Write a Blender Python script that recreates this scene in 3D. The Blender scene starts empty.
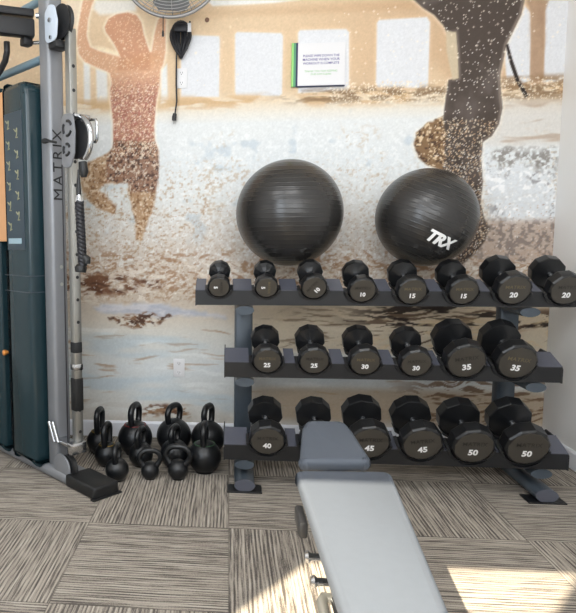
import bpy, bmesh, math, random
import numpy as np
from mathutils import Vector, Matrix

random.seed(4)
RNG = np.random.default_rng(7)
SC = bpy.context.scene
COL = SC.collection
PI = math.pi
rad = math.radians

# ------------------------------------------------------------------ materials
def s2l(c):
    c = c / 255.0
    return c / 12.92 if c <= 0.04045 else ((c + 0.055) / 1.055) ** 2.4

def rgb(r, g, b):
    return (s2l(r), s2l(g), s2l(b), 1.0)

def mat(name, col, rough=0.5, metal=0.0, spec=0.5, noise=0.0, nscale=40.0, bump=0.0, bscale=200.0, coat=0.0):
    m = bpy.data.materials.new(name)
    m.use_nodes = True
    nt = m.node_tree
    b = nt.nodes['Principled BSDF']
    b.inputs['Base Color'].default_value = col
    b.inputs['Roughness'].default_value = rough
    b.inputs['Metallic'].default_value = metal
    b.inputs['Specular IOR Level'].default_value = spec
    b.inputs['Coat Weight'].default_value = coat
    tc = nt.nodes.new('ShaderNodeTexCoord')
    if noise > 0:
        n = nt.nodes.new('ShaderNodeTexNoise')
        n.inputs['Scale'].default_value = nscale
        n.inputs['Detail'].default_value = 4
        nt.links.new(tc.outputs['Object'], n.inputs['Vector'])
        mp = nt.nodes.new('ShaderNodeMapRange')
        mp.inputs['To Min'].default_value = 1 - noise
        mp.inputs['To Max'].default_value = 1 + noise
        nt.links.new(n.outputs['Fac'], mp.inputs['Value'])
        mx = nt.nodes.new('ShaderNodeMix')
        mx.data_type = 'RGBA'
        mx.blend_type = 'MULTIPLY'
        mx.inputs['Factor'].default_value = 1
        mx.inputs['A'].default_value = col
        nt.links.new(mp.outputs['Result'], mx.inputs['B'])
        nt.links.new(mx.outputs['Result'], b.inputs['Base Color'])
    if bump > 0:
        n2 = nt.nodes.new('ShaderNodeTexNoise')
        n2.inputs['Scale'].default_value = bscale
        n2.inputs['Detail'].default_value = 3
        nt.links.new(tc.outputs['Object'], n2.inputs['Vector'])
        bp = nt.nodes.new('ShaderNodeBump')
        bp.inputs['Strength'].default_value = bump
        bp.inputs['Distance'].default_value = 0.002
        nt.links.new(n2.outputs['Fac'], bp.inputs['Height'])
        nt.links.new(bp.outputs['Normal'], b.inputs['Normal'])
    return m

# ------------------------------------------------------------------ mesh builder
class MB:
    def __init__(self):
        self.bm = bmesh.new()

    def _merge(self, tmp, M=None):
        me = bpy.data.meshes.new('tmp')
        if M is not None:
            bmesh.ops.transform(tmp, matrix=M, verts=tmp.verts)
            if M.determinant() < 0:
                bmesh.ops.reverse_faces(tmp, faces=tmp.faces)
        tmp.to_mesh(me)
        tmp.free()
        self.bm.from_mesh(me)
        bpy.data.meshes.remove(me)
        return self

    def box(self, c, s, bevel=0.0, rot=None, seg=2):
        t = bmesh.new()
        bmesh.ops.create_cube(t, size=1.0)
        bmesh.ops.scale(t, vec=s, verts=t.verts)
        if bevel > 0:
            bmesh.ops.bevel(t, geom=list(t.edges), offset=bevel, segments=seg, affect='EDGES', profile=0.5)
        M = Matrix.Translation(c)
        if rot is not None:
            M = M @ rot
        return self._merge(t, M)

    def tube(self, pts, r, seg=10, closed=False, caps=True, squash=None):
        """round bar along a polyline; r a number or one per point; squash=(a,b) for an oval section"""
        pts = [Vector(p) for p in pts]
        n = len(pts)
        rs = r if isinstance(r, (list, tuple)) else [r] * n
        t = bmesh.new()
        rings = []
        up = None
        for i, p in enumerate(pts):
            if closed:
                d = (pts[(i + 1) % n] - pts[i - 1]).normalized()
            elif i == 0:
                d = (pts[1] - pts[0]).normalized()
            elif i == n - 1:
                d = (pts[-1] - pts[-2]).normalized()
            else:
                d = ((pts[i + 1] - p).normalized() + (p - pts[i - 1]).normalized()).normalized()
            if up is None:
                up = Vector((0, 0, 1)) if abs(d.z) < 0.9 else Vector((1, 0, 0))
            sx = d.cross(up)
            if sx.length < 1e-6:
                sx = d.orthogonal()
            sx.normalize()
            sy = sx.cross(d).normalized()
            up = sy
            a, b = squash if squash else (1, 1)
            rings.append([t.verts.new(p + sx * (math.cos(2 * PI * k / seg) * rs[i] * a) + sy * (math.sin(2 * PI * k / seg) * rs[i] * b)) for k in range(seg)])
        m = n if closed else n - 1
        for i in range(m):
            A, B = rings[i], rings[(i + 1) % n]
            for k in range(seg):
                t.faces.new((A[k], A[(k + 1) % seg], B[(k + 1) % seg], B[k]))
        if caps and not closed:
            t.faces.new(rings[0][::-1])
            t.faces.new(rings[-1])
        bmesh.ops.recalc_face_normals(t, faces=t.faces)
        return self._merge(t)

    def lathe(self, prof, seg=32, M=None, phase=0.0):
        """profile [(radius, height)] turned about local Z"""
        t = bmesh.new()
        rings = []
        for r, h in prof:
            if r < 1e-6:
                rings.append([t.verts.new((0, 0, h))])
            else:
                rings.append([t.verts.new((r * math.cos(phase + 2 * PI * k / seg), r * math.sin(phase + 2 * PI * k / seg), h)) for k in range(seg)])
        for A, B in zip(rings, rings[1:]):
            for k in range(seg):
                j = (k + 1) % seg
                if len(A) == 1 and len(B) == 1:
                    continue
                if len(A) == 1:
                    t.faces.new((A[0], B[k], B[j]))
                elif len(B) == 1:
                    t.faces.new((A[k], A[j], B[0]))
                else:
                    t.faces.new((A[k], A[j], B[j], B[k]))
        if len(rings[0]) > 1:
            t.faces.new(rings[0][::-1])
        if len(rings[-1]) > 1:
            t.faces.new(rings[-1])
        bmesh.ops.recalc_face_normals(t, faces=t.faces)
        return self._merge(t, M)

    def prism(self, poly, depth, M=None, bevel=0.0, seg=2):
        """outline in local XY, extruded along local +Z by depth"""
        t = bmesh.new()
        f = t.faces.new([t.verts.new((x, y, 0)) for x, y in poly])
        ret = bmesh.ops.extrude_face_region(t, geom=[f])
        bmesh.ops.translate(t, vec=(0, 0, depth), verts=[v for v in ret['geom'] if isinstance(v, bmesh.types.BMVert)])
        bmesh.ops.recalc_face_normals(t, faces=t.faces)
        if bevel > 0:
            bmesh.ops.bevel(t, geom=list(t.edges), offset=bevel, segments=seg, affect='EDGES', profile=0.5)
        return self._merge(t, M)

    def loft(self, secs, caps=True):
        t = bmesh.new()
        rings = [[t.verts.new(p) for p in s] for s in secs]
        n = len(rings[0])
        for A, B in zip(rings, rings[1:]):
            for k in range(n):
                t.faces.new((A[k], A[(k + 1) % n], B[(k + 1) % n], B[k]))
        if caps:
            t.faces.new(rings[0][::-1])
            t.faces.new(rings[-1])
        bmesh.ops.recalc_face_normals(t, faces=t.faces)
        return self._merge(t)

    def mesh(self, me, M=None):
        t = bmesh.new()
        t.from_mesh(me)
        return self._merge(t, M)

    def build(self, name, m, parent=None, smooth=None):
        me = bpy.data.meshes.new(name)
        self.bm.to_mesh(me)
        self.bm.free()
        if smooth is not None:
            me.shade_smooth()
            if smooth < 179:
                me.set_sharp_from_angle(angle=rad(smooth))
        me.materials.append(m)
        o = bpy.data.objects.new(name, me)
        COL.objects.link(o)
        if parent is not None:
            o.parent = parent
        return o

def tag(o, label=None, cat=None, group=None, kind=None):
    if label: o['label'] = label
    if cat: o['category'] = cat
    if group: o['group'] = group
    if kind: o['kind'] = kind
    return o

def empty(name, loc=(0, 0, 0), rz=0.0):
    o = bpy.data.objects.new(name, None)
    o.empty_display_size = 0.05
    o.location = loc
    o.rotation_euler = (0, 0, rz)
    COL.objects.link(o)
    return o

def text_mesh(s, size, depth=0.0006, bold=0.0, spacing=1.0, align='CENTER', shear=0.0, line=1.0):
    cu = bpy.data.curves.new('txt', 'FONT')
    cu.body = s
    cu.size = size
    cu.extrude = depth
    cu.offset = bold
    cu.space_character = spacing
    cu.space_line = line
    cu.align_x = align
    cu.align_y = 'CENTER'
    cu.shear = shear
    cu.resolution_u = 3
    o = bpy.data.objects.new('txt', cu)
    COL.objects.link(o)
    dg = bpy.context.evaluated_depsgraph_get()
    dg.update()
    me = bpy.data.meshes.new_from_object(o.evaluated_get(dg))
    bpy.data.objects.remove(o)
    bpy.data.curves.remove(cu)
    return me

# upright lettering that faces -Y: local text X -> world X, text Y -> world Z, text normal -> -Y
FACE = Matrix(((1, 0, 0, 0), (0, 0, -1, 0), (0, 1, 0, 0), (0, 0, 0, 1)))

M_black = mat('black satin enamel', rgb(26, 27, 30), 0.38, noise=.1)
M_rail = mat('charcoal powder coat', rgb(18, 19, 22), 0.4, noise=.08, bump=.1, bscale=500)
M_deck = mat('dark grey powder coat', rgb(82, 84, 94), 0.36, noise=.05, bump=.1, bscale=500)
M_frame = mat('slate grey metallic paint', rgb(70, 79, 88), 0.36, metal=.2, noise=.05)
M_cup = mat('black moulded plastic', rgb(30, 31, 33), 0.5)
M_rubber = mat('black rubber', rgb(22, 23, 24), 0.5, noise=.1, bump=.15, bscale=350)
M_ure = mat('black urethane', rgb(22, 23, 25), 0.3, noise=.06)
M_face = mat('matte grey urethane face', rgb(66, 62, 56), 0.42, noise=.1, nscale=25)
M_white = mat('white paint', rgb(240, 240, 240), 0.5)
M_badge = mat('worn embossed lettering', rgb(104, 94, 70), 0.5)
M_badged = mat('black embossed lettering', rgb(36, 33, 30), 0.4)
M_chrome = mat('polished chrome', rgb(200, 202, 205), 0.16, metal=1.0)
M_steel = mat('brushed steel', rgb(176, 176, 172), 0.32, metal=.85)
M_silver = mat('silver grey paint', rgb(134, 136, 140), 0.4, metal=.3, noise=.04)
M_iron = mat('black cast iron', rgb(14, 16, 19), 0.36, noise=.15, bump=.35, bscale=180)
M_vinyl = mat('charcoal upholstery vinyl', rgb(82, 88, 97), 0.5, spec=.3, noise=.05, bump=.15, bscale=400)
M_shroud = mat('teal grey translucent shroud', rgb(30, 50, 56), 0.2, noise=.08, nscale=6)
M_placard = mat('slate exercise card', rgb(44, 62, 74), 0.4)
M_yel = mat('pale yellow print', rgb(150, 150, 122), 0.6)
M_orange = mat('warm reflection orange', rgb(214, 160, 112), 0.45, noise=.08, nscale=8)  # orange tint standing in for a warm reflection on the machine
M_knob = mat('copper orange knob', rgb(214, 140, 70), 0.35)
M_paint = mat('white wall paint', rgb(240, 239, 237), 0.7, noise=.02, nscale=6)
M_trim = mat('white gloss trim', rgb(238, 241, 248), 0.35)
M_plate = mat('white plastic', rgb(226, 225, 226), 0.35)
M_slot = mat('dark slot', rgb(70, 68, 66), 0.6)
M_ceil = mat('white ceiling', rgb(232, 232, 230), 0.8, noise=.03, nscale=30)
M_grey = mat('grey fan wire', rgb(150, 148, 146), 0.4, metal=.4)
M_blade = mat('pale grey fan blade', rgb(92, 92, 92), 0.4)
M_cord = mat('black cord', rgb(24, 24, 30), 0.45)

# ------------------------------------------------------------------ room
XL, XR, YF, YB, ZC = -3.2, 1.857, -0.36, 3.742, 3.5
TILE, TX, TY = 0.6096, -0.602, 2.533

def carpet_material():
    m = bpy.data.materials.new('striped carpet tile')
    m.use_nodes = True
    nt = m.node_tree
    N, L = nt.nodes, nt.links
    b = N['Principled BSDF']
    b.inputs['Roughness'].default_value = 0.95
    b.inputs['Specular IOR Level'].default_value = 0.1
    def math_(op, a, c=None):
        n = N.new('ShaderNodeMath'); n.operation = op
        for i, v in enumerate((a, c)):
            if v is None: continue
            if isinstance(v, (int, float)): n.inputs[i].default_value = v
            else: L.new(v, n.inputs[i])
        return n.outputs[0]
    def mixf(f, a, c):
        n = N.new('ShaderNodeMix'); n.data_type = 'FLOAT'
        L.new(f, n.inputs[0]); L.new(a, n.inputs[2]); L.new(c, n.inputs[3])
        return n.outputs[0]
    tc = N.new('ShaderNodeTexCoord'); sp = N.new('ShaderNodeSeparateXYZ')
    L.new(tc.outputs['Object'], sp.inputs[0])
    X, Y = sp.outputs[0], sp.outputs[1]
    u = math_('DIVIDE', math_('SUBTRACT', X, TX), TILE)
    v = math_('DIVIDE', math_('SUBTRACT', Y, TY), TILE)
    fu, fv = math_('FLOOR', u), math_('FLOOR', v)
    par = math_('FLOORED_MODULO', math_('ADD', fu, fv), 2.0)
    along, across = mixf(par, Y, X), mixf(par, X, Y)
    tid = math_('ADD', math_('MULTIPLY', fu, 7.3), math_('MULTIPLY', fv, 3.7))
    def stripes(sa, sc, detail, zoff):
        cv = N.new('ShaderNodeCombineXYZ')
        L.new(math_('MULTIPLY', along, sa), cv.inputs[0])
        L.new(math_('MULTIPLY', across, sc), cv.inputs[1])
        L.new(math_('ADD', tid, zoff), cv.inputs[2])
        n = N.new('ShaderNodeTexNoise'); n.inputs['Scale'].default_value = 1.0
        n.inputs['Detail'].default_value = detail
        L.new(cv.outputs[0], n.inputs['Vector'])
        return n.outputs['Fac']
    s1, s2, s3 = stripes(3.2, 115, 1.0, 0.0), stripes(11, 250, 1.0, 21.0), stripes(260, 300, 1.0, 5.0)
    wob = stripes(2.0, 9, 1.0, 40.0)
    wave = math_('SINE', math_('ADD', math_('MULTIPLY', across, 2 * PI * 66), math_('MULTIPLY', wob, 9.0)))
    brk = stripes(5.0, 70, 1.0, 60.0)
    line = math_('MULTIPLY', wave, math_('MULTIPLY', brk, 0.13))
    mixv = math_('ADD', math_('ADD', math_('ADD', math_('MULTIPLY', s1, 0.46), math_('MULTIPLY', s2, 0.36)), math_('MULTIPLY', s3, 0.20)), line)
    cr = N.new('ShaderNodeValToRGB')
    e = cr.color_ramp.elements
    e[0].position, e[0].color = 0.36, rgb(82, 77, 73)
    e[1].position, e[1].color = 0.74, rgb(188, 181, 171)
    for p, c in ((0.44, rgb(104, 98, 92)), (0.50, rgb(142, 134, 125)), (0.60, rgb(166, 158, 146))):
        k = e.new(p); k.color = c
    L.new(mixv, cr.inputs[0])
    # joints between the tiles
    du = math_('ABSOLUTE', math_('SUBTRACT', math_('FRACT', u), 0.5))
    dv = math_('ABSOLUTE', math_('SUBTRACT', math_('FRACT', v), 0.5))
    j = math_('GREATER_THAN', math_('MAXIMUM', du, dv), 0.4955)
    mx = N.new('ShaderNodeMix'); mx.data_type = 'RGBA'
    L.new(math_('MULTIPLY', j, 0.45), mx.inputs['Factor'])
    L.new(cr.outputs[0], mx.inputs['A']); mx.inputs['B'].default_value = rgb(70, 66, 62)
    L.new(mx.outputs['Result'], b.inputs['Base Color'])
    bp = N.new('ShaderNodeBump'); bp.inputs['Strength'].default_value = 0.5; bp.inputs['Distance'].default_value = 0.003
    L.new(mixv, bp.inputs['Height']); L.new(bp.outputs['Normal'], b.inputs['Normal'])
    return m

tag(MB().box(((XL + XR) / 2, (YF + YB) / 2, -0.05), (XR - XL + .3, YB - YF + .3, 0.1)).build('floor', carpet_material()), kind='structure')
tag(MB().box(((XL + XR) / 2, (YF + YB) / 2, ZC + 0.05), (XR - XL + .3, YB - YF + .3, 0.1)).build('ceiling', M_ceil), kind='structure')
tag(MB().box((XR + 0.05, (YF + YB) / 2, ZC / 2), (0.1, YB - YF + .2, ZC)).build('wall_right', M_paint), kind='structure')
tag(MB().box((XL - 0.05, (YF + YB) / 2, ZC / 2), (0.1, YB - YF + .2, ZC)).build('wall_left', M_paint), kind='structure')

# window wall behind the photographer: one tall opening lets the sun in
WX0, WX1, WZ0, WZ1 = -1.80, -0.80, 0.05, 3.24
fw = MB()
for x0, x1, z0, z1 in ((XL, WX0, 0, ZC), (WX1, XR, 0, ZC), (WX0, WX1, 0, WZ0), (WX0, WX1, WZ1, ZC)):
    fw.box(((x0 + x1) / 2, YF - .02, (z0 + z1) / 2), (x1 - x0, 0.04, z1 - z0))
tag(fw.build('wall_front', M_paint), kind='structure')

tag(MB().prism([(0, 0), (0.014, 0), (0.014, 0.088), (0.006, 0.1), (0, 0.1)], XR - XL, Matrix(((0, 0, 1, XL), (-1, 0, 0, YB), (0, 1, 0, 0), (0, 0, 0, 1)))).build('baseboard_back', M_trim), kind='structure')
tag(MB().prism([(0, 0), (0.014, 0), (0.014, 0.088), (0.006, 0.1), (0, 0.1)], YB - YF - .014, Matrix(((-1, 0, 0, XR), (0, 0, 1, YF), (0, 1, 0, 0), (0, 0, 0, 1)))).build('baseboard_right', M_trim), kind='structure')

# ------------------------------------------------------------------ printed wall mural (the finish of the back wall)
SHAPES = {
    'openA': [(-0.288, 2.435), (-0.065, 2.421), (-0.059, 2.399), (-0.063, 2.075), (-0.288, 2.081)],
    'openB': [(0.04, 2.44), (0.293, 2.425), (0.305, 2.408), (0.304, 2.082), (0.287, 2.071), (0.037, 2.084), (0.031, 2.101), (0.028, 2.429)],
    'openC': [(0.401, 2.438), (0.66, 2.434), (0.678, 2.417), (0.686, 2.106), (0.669, 2.09), (0.396, 2.086), (0.39, 2.422)],
    'openD': [(0.843, 2.477), (1.106, 2.483), (1.124, 2.455), (1.127, 2.105), (1.105, 2.094), (0.849, 2.107), (0.837, 2.124), (0.832, 2.461)],
    'openE': [(1.569, 2.375), (1.612, 2.469), (1.63, 2.522), (1.659, 2.489), (1.672, 2.339), (1.679, 2.117), (1.648, 2.107), (1.556, 2.109), (1.539, 2.235), (1.541, 2.311)],
    'openF': [(1.734, 2.55), (1.891, 2.543), (1.918, 2.105), (1.749, 2.109), (1.746, 2.336)],
    'openG': [(-0.874, 2.3), (-0.835, 2.299), (-0.835, 2.048), (-0.876, 2.049)],
    'openH': [(-0.799, 2.257), (-0.732, 2.243), (-0.729, 2.051), (-0.796, 2.053)],
    'openI': [(-0.407, 2.239), (-0.371, 2.273), (-0.366, 2.065), (-0.408, 2.043)],
    'skyL': [(-0.798, 2.652), (-0.547, 2.642), (-0.554, 2.58), (-0.649, 2.567), (-0.77, 2.566), (-0.811, 2.602)],
    'skyM': [(-0.147, 2.626), (0.398, 2.604), (0.256, 2.593), (0.056, 2.59), (-0.101, 2.59)],
    'skyN': [(-0.95, 2.658), (-0.865, 2.655), (-0.898, 2.508), (-0.941, 2.498), (-0.977, 2.499), (-0.974, 2.659)],
    'pillar': [(1.639, 2.553), (1.755, 2.549), (1.738, 2.486), (1.753, 2.12), (1.679, 2.111), (1.665, 2.478)],
    'armstroke': [(-0.797, 2.39), (-0.748, 2.382), (-0.664, 2.351), (-0.652, 2.322), (-0.701, 2.335), (-0.779, 2.366)],
    'wArm': [(-0.862, 2.689), (-0.885, 2.594), (-0.904, 2.502), (-0.913, 2.411), (-0.901, 2.347), (-0.865, 2.3), (-0.799, 2.269), (-0.738, 2.244), (-0.708, 2.225), (-0.641, 2.27), (-0.64, 2.327), (-0.661, 2.329), (-0.779, 2.36), (-0.833, 2.385), (-0.853, 2.449), (-0.843, 2.54), (-0.82, 2.622), (-0.786, 2.686)],
    'wHead': [(-0.741, 2.496), (-0.718, 2.541), (-0.669, 2.565), (-0.604, 2.573), (-0.552, 2.556), (-0.524, 2.515), (-0.51, 2.448), (-0.49, 2.385), (-0.472, 2.333), (-0.473, 2.241), (-0.665, 2.247), (-0.656, 2.329), (-0.666, 2.362), (-0.688, 2.403), (-0.709, 2.434), (-0.735, 2.468)],
    'wArmR': [(-0.484, 2.299), (-0.462, 2.344), (-0.445, 2.446), (-0.423, 2.524), (-0.391, 2.557), (-0.376, 2.523), (-0.379, 2.432), (-0.38, 2.341), (-0.392, 2.279), (-0.409, 2.239), (-0.443, 2.206)],
    'wTorso': [(-0.714, 2.226), (-0.641, 2.304), (-0.472, 2.344), (-0.424, 2.343), (-0.395, 2.296), (-0.409, 2.251), (-0.419, 2.148), (-0.438, 2.067), (-0.444, 2.009), (-0.452, 1.916), (-0.449, 1.834), (-0.433, 1.787), (-0.44, 1.74), (-0.702, 1.744), (-0.698, 1.827), (-0.697, 1.933), (-0.705, 2.027), (-0.712, 2.086), (-0.713, 2.133), (-0.703, 2.167)],
    'wShorts': [(-0.695, 1.839), (-0.445, 1.822), (-0.421, 1.769), (-0.42, 1.686), (-0.428, 1.597), (-0.447, 1.526), (-0.6, 1.528), (-0.612, 1.582), (-0.741, 1.589), (-0.745, 1.745), (-0.702, 1.786)],
    'wThigh': [(-0.702, 1.786), (-0.77, 1.745), (-0.857, 1.711), (-0.898, 1.64), (-0.909, 1.586), (-0.892, 1.525), (-0.798, 1.53), (-0.76, 1.578), (-0.674, 1.583), (-0.624, 1.624), (-0.66, 1.72)],
    'wShin': [(-0.897, 1.567), (-0.798, 1.554), (-0.737, 1.487), (-0.689, 1.444), (-0.694, 1.396), (-0.738, 1.408), (-0.809, 1.445), (-0.863, 1.482)],
    'wCalf': [(-0.615, 1.552), (-0.442, 1.55), (-0.451, 1.448), (-0.479, 1.37), (-0.516, 1.298), (-0.529, 1.237), (-0.566, 1.237), (-0.568, 1.347), (-0.598, 1.449)],
    'manBody': [(1.014, 2.611), (1.032, 2.578), (1.083, 2.533), (1.144, 2.493), (1.195, 2.437), (1.219, 2.392), (1.266, 2.396), (1.281, 2.276), (1.291, 2.144), (1.238, 2.135), (1.231, 2.08), (1.224, 1.997), (1.214, 1.858), (1.221, 1.74), (1.228, 1.635), (1.28, 1.608), (1.354, 1.562), (1.432, 1.43), (1.447, 1.333), (1.445, 1.252), (1.485, 1.246), (1.497, 1.3), (1.468, 1.356), (1.445, 1.442), (1.451, 1.561), (1.436, 1.685), (1.44, 1.786), (1.488, 1.819), (1.524, 1.884), (1.539, 1.973), (1.526, 2.061), (1.516, 2.154), (1.529, 2.23), (1.542, 2.318), (1.572, 2.385), (1.612, 2.475), (1.632, 2.586)],
    'manShorts': [(1.213, 2.409), (1.268, 2.391), (1.281, 2.276), (1.292, 2.144), (1.262, 2.134), (1.237, 2.223), (1.22, 2.3)],
    'manKnee': [(1.216, 1.936), (1.132, 1.895), (1.076, 1.844), (1.06, 1.776), (1.086, 1.714), (1.141, 1.662), (1.229, 1.626), (1.238, 1.801)],
    'manFoot': [(1.414, 1.333), (1.468, 1.356), (1.498, 1.304), (1.485, 1.229), (1.444, 1.16), (1.369, 1.102), (1.303, 1.067), (1.354, 1.171)],
    'strap': [(1.54, 2.316), (1.551, 2.321), (1.579, 2.234), (1.62, 2.129), (1.673, 2.041), (1.66, 2.024), (1.604, 2.119), (1.564, 2.223)],
    'foam': [(-0.841, 0.822), (-0.765, 0.842), (-0.639, 0.836), (-0.513, 0.849), (-0.42, 0.85), (-0.346, 0.826), (-0.185, 0.796), (-0.02, 0.779), (-0.014, 0.76), (-0.173, 0.771), (-0.309, 0.776), (-0.389, 0.757), (-0.483, 0.775), (-0.639, 0.78), (-0.797, 0.791)],
    'brownL': [(-1.009, 1.016), (-0.825, 1.041), (-0.668, 1.016), (-0.481, 0.992), (-0.388, 0.961), (-0.482, 0.93), (-0.638, 0.911), (-0.764, 0.904), (-1.011, 0.909)],
    'brownM': [(-0.766, 0.76), (-0.64, 0.761), (-0.514, 0.787), (-0.42, 0.769), (-0.346, 0.77), (-0.389, 0.732), (-0.483, 0.712), (-0.609, 0.692), (-0.703, 0.729)],
    'streakB': [(-0.55, 0.171), (-0.455, 0.205), (-0.329, 0.208), (-0.26, 0.184), (-0.234, 0.14), (-0.329, 0.131), (-0.424, 0.148), (-0.519, 0.126)],
    'waveR': [(1.505, 1.729), (1.591, 1.75), (1.7, 1.731), (1.818, 1.734), (1.842, 1.701), (1.846, 1.623), (1.789, 1.601), (1.705, 1.653), (1.623, 1.665), (1.542, 1.638), (1.513, 1.684)],
    'sprayR': [(1.45, 1.741), (1.521, 1.628), (1.65, 1.654), (1.848, 1.595), (1.866, 1.296), (1.722, 1.331), (1.587, 1.297), (1.501, 1.372), (1.455, 1.515)]}
xs = np.concatenate([np.arange(XL, -1.50, 0.1), np.arange(-1.50, XR, 0.0056), [XR]])
zs = np.concatenate([[0.0, 0.05], np.arange(0.09, 2.80, 0.0056), np.arange(2.85, ZC, 0.1), [ZC]])
GX, GZ = np.meshgrid(xs, zs)

ROW_V = np.arange(0, 450, 30)
ROW_Z = np.array([2.604, 2.438, 2.271, 2.102, 1.932, 1.760, 1.586, 1.410, 1.233, 1.054, .873, .691, .506, .320, .131])
def row(v):                      # height on the wall of a row of the print, counted down from its top
    return float(np.interp(v, ROW_V, ROW_Z))

def poly_mask(name, soft=0.004, wob=0.0):
    P = np.array(SHAPES[name])
    x0, z0 = P.min(0) - soft * 3 - wob; x1, z1 = P.max(0) + soft * 3 + wob
    ci = np.where((xs >= x0) & (xs <= x1))[0]; ri = np.where((zs >= z0) & (zs <= z1))[0]
    out = np.zeros(GX.shape)
    if len(ci) == 0 or len(ri) == 0:
        return out
    sl = np.ix_(ri, ci)
    px, pz = GX[sl], GZ[sl]
    if wob:
        px = px + wob * (vnoise(px, pz, 40, 40, 3) - .5) * 2
        pz = pz + wob * (vnoise(px, pz, 40, 40, 4) - .5) * 2
    ins = np.zeros(px.shape, bool); dist = np.full(px.shape, 9.0)
    for (ax, az), (bx, bz) in zip(P, np.roll(P, -1, 0)):
        cond = (az > pz) != (bz > pz)
        den = bz - az if abs(bz - az) > 1e-9 else 1e-9
        ins ^= cond & (px < (bx - ax) * (pz - az) / den + ax)
        ex, ez = bx - ax, bz - az
        t = np.clip(((px - ax) * ex + (pz - az) * ez) / (ex * ex + ez * ez + 1e-12), 0, 1)
        dist = np.minimum(dist, np.hypot(px - ax - t * ex, pz - az - t * ez))
    out[sl] = np.clip(0.5 + np.where(ins, dist, -dist) / (2 * soft), 0, 1)
    return out

TAB = RNG.random((256, 256))
def vnoise(x, z, sx, sz, seed):
    a, c = x * sx + seed * 17.13, z * sz + seed * 9.71
    i, k = np.floor(a).astype(int), np.floor(c).astype(int)
    f, g = a - i, c - k
    f, g = f * f * (3 - 2 * f), g * g * (3 - 2 * g)
    q = lambda m, n: TAB[m % 256, n % 256]
    return (q(i, k) * (1 - f) + q(i + 1, k) * f) * (1 - g) + (q(i, k + 1) * (1 - f) + q(i + 1, k + 1) * f) * g

def fbm(sx, sz, seed, octs=4):
    s, w = 0, 0
    for o in range(octs):
        s = s + vnoise(GX, GZ, sx * 2 ** o, sz * 2 ** o, seed + o * 5) * 0.55 ** o
        w += 0.55 ** o
    return s / w

def warped(sx, sz, seed, amt, octs=3):
    dz = (fbm(3, 3, seed + 40, 3) - .5) * amt
    s, w = 0, 0
    for o in range(octs):
        s = s + vnoise(GX, GZ + dz, sx * 2 ** o, sz * 2 ** o, seed + o * 5) * 0.55 ** o
        w += 0.55 ** o
    return s / w

def ss(a, b, x):
    t = np.clip((x - a) / (b - a), 0, 1)
    return t * t * (3 - 2 * t)

IMG = np.zeros(GX.shape + (3,))
def over(col, a):
    IMG[:] = IMG * (1 - a[..., None]) + np.array(col, float) * a[..., None]

def dots(mask, n, r0, r1, cols, alpha=0.9):
    ids = np.flatnonzero(mask.ravel() > 0.5)
    if len(ids) == 0:
        return
    W = GX.shape[1]
    for t in RNG.choice(ids, n):
        ri, ci = divmod(int(t), W)
        r = RNG.uniform(r0, r1)
        k = int(r / 0.0056) + 2
        a, b2 = max(ri - k, 0), min(ri + k + 1, GX.shape[0])
        c, d = max(ci - k, 0), min(ci + k + 1, W)
        dd = np.hypot(GX[a:b2, c:d] - GX[ri, ci], GZ[a:b2, c:d] - GZ[ri, ci])
        w = (np.clip(1 - (dd / r) ** 2, 0, 1) ** .7 * alpha * RNG.uniform(.5, 1))[..., None]
        IMG[a:b2, c:d] = IMG[a:b2, c:d] * (1 - w) + np.array(cols[RNG.integers(len(cols))], float) * w

def grad(stops):
    v = [row(s[0]) for s in stops][::-1]
    c = np.array([s[1] for s in stops], float)[::-1]
    return np.stack([np.interp(GZ, v, c[:, k]) for k in range(3)], -1)

def band(v0, v1, soft):          # 1 between two rows of the print
    z1, z0 = row(v0), row(v1)
    return ss(z0 - soft, z0 + soft, GZ) * (1 - ss(z1 - soft, z1 + soft, GZ))

right = ss(0.1, 1.3, GX)
IMG[:] = grad([(0, (224, 196, 160)), (60, (226, 195, 157)), (90, (222, 194, 158)), (100, (229, 210, 182)), (112, (228, 222, 210)), (122, (224, 226, 225)),
               (160, (223, 227, 228)), (200, (222, 223, 220)), (235, (216, 209, 200)), (262, (208, 195, 181)), (280, (206, 189, 170)), (300, (208, 193, 175)), (322, (216, 206, 191)),
               (335, (216, 213, 204)), (370, (212, 216, 216)), (400, (214, 214, 209)), (425, (212, 206, 196))])
# pier: darker timber tone to the right, light drift to the left
over((200, 164, 128), band(-20, 92, .02) * right * .7)
over((238, 214, 178), band(-20, 92, .02) * ss(.55, .75, fbm(2.5, 3, 2)) * .45)
over((188, 140, 98), band(6, 14, .02) * ss(-.6, .3, GX) * .25)
over((232, 228, 220), poly_mask('skyL', .012) * .9)
over((240, 234, 222), poly_mask('skyN', .015) * .35)
over((236, 234, 230), poly_mask('skyM', .006))
for nm in 'ABCDEF':
    over((246, 224, 190), poly_mask('open' + nm, .022) * .55)
    over((222, 223, 226), poly_mask('open' + nm, .005))
for nm in 'GHI':
    over((228, 228, 226), poly_mask('open' + nm, .007) * .95)
over((178, 146, 118), poly_mask('pillar', .006) * .9)
over((158, 124, 98), poly_mask('pillar', .02) * ss(.45, .7, fbm(18, 8, 6)) * .5)
# wet sand line under the pier
over((206, 166, 118), band(94, 106, .03) * ss(.45, .62, warped(5, 26, 11, .08)) * .8)
over((128, 100, 72), band(90, 103, .025) * ss(.15, .55, GX) * ss(.42, .6, fbm(12, 40, 13)) * .8)
over((150, 118, 84), band(82, 106, .02) * ss(1.45, 1.55, GX) * ss(.4, .6, warped(8, 30, 14, .1)) * .8)
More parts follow.
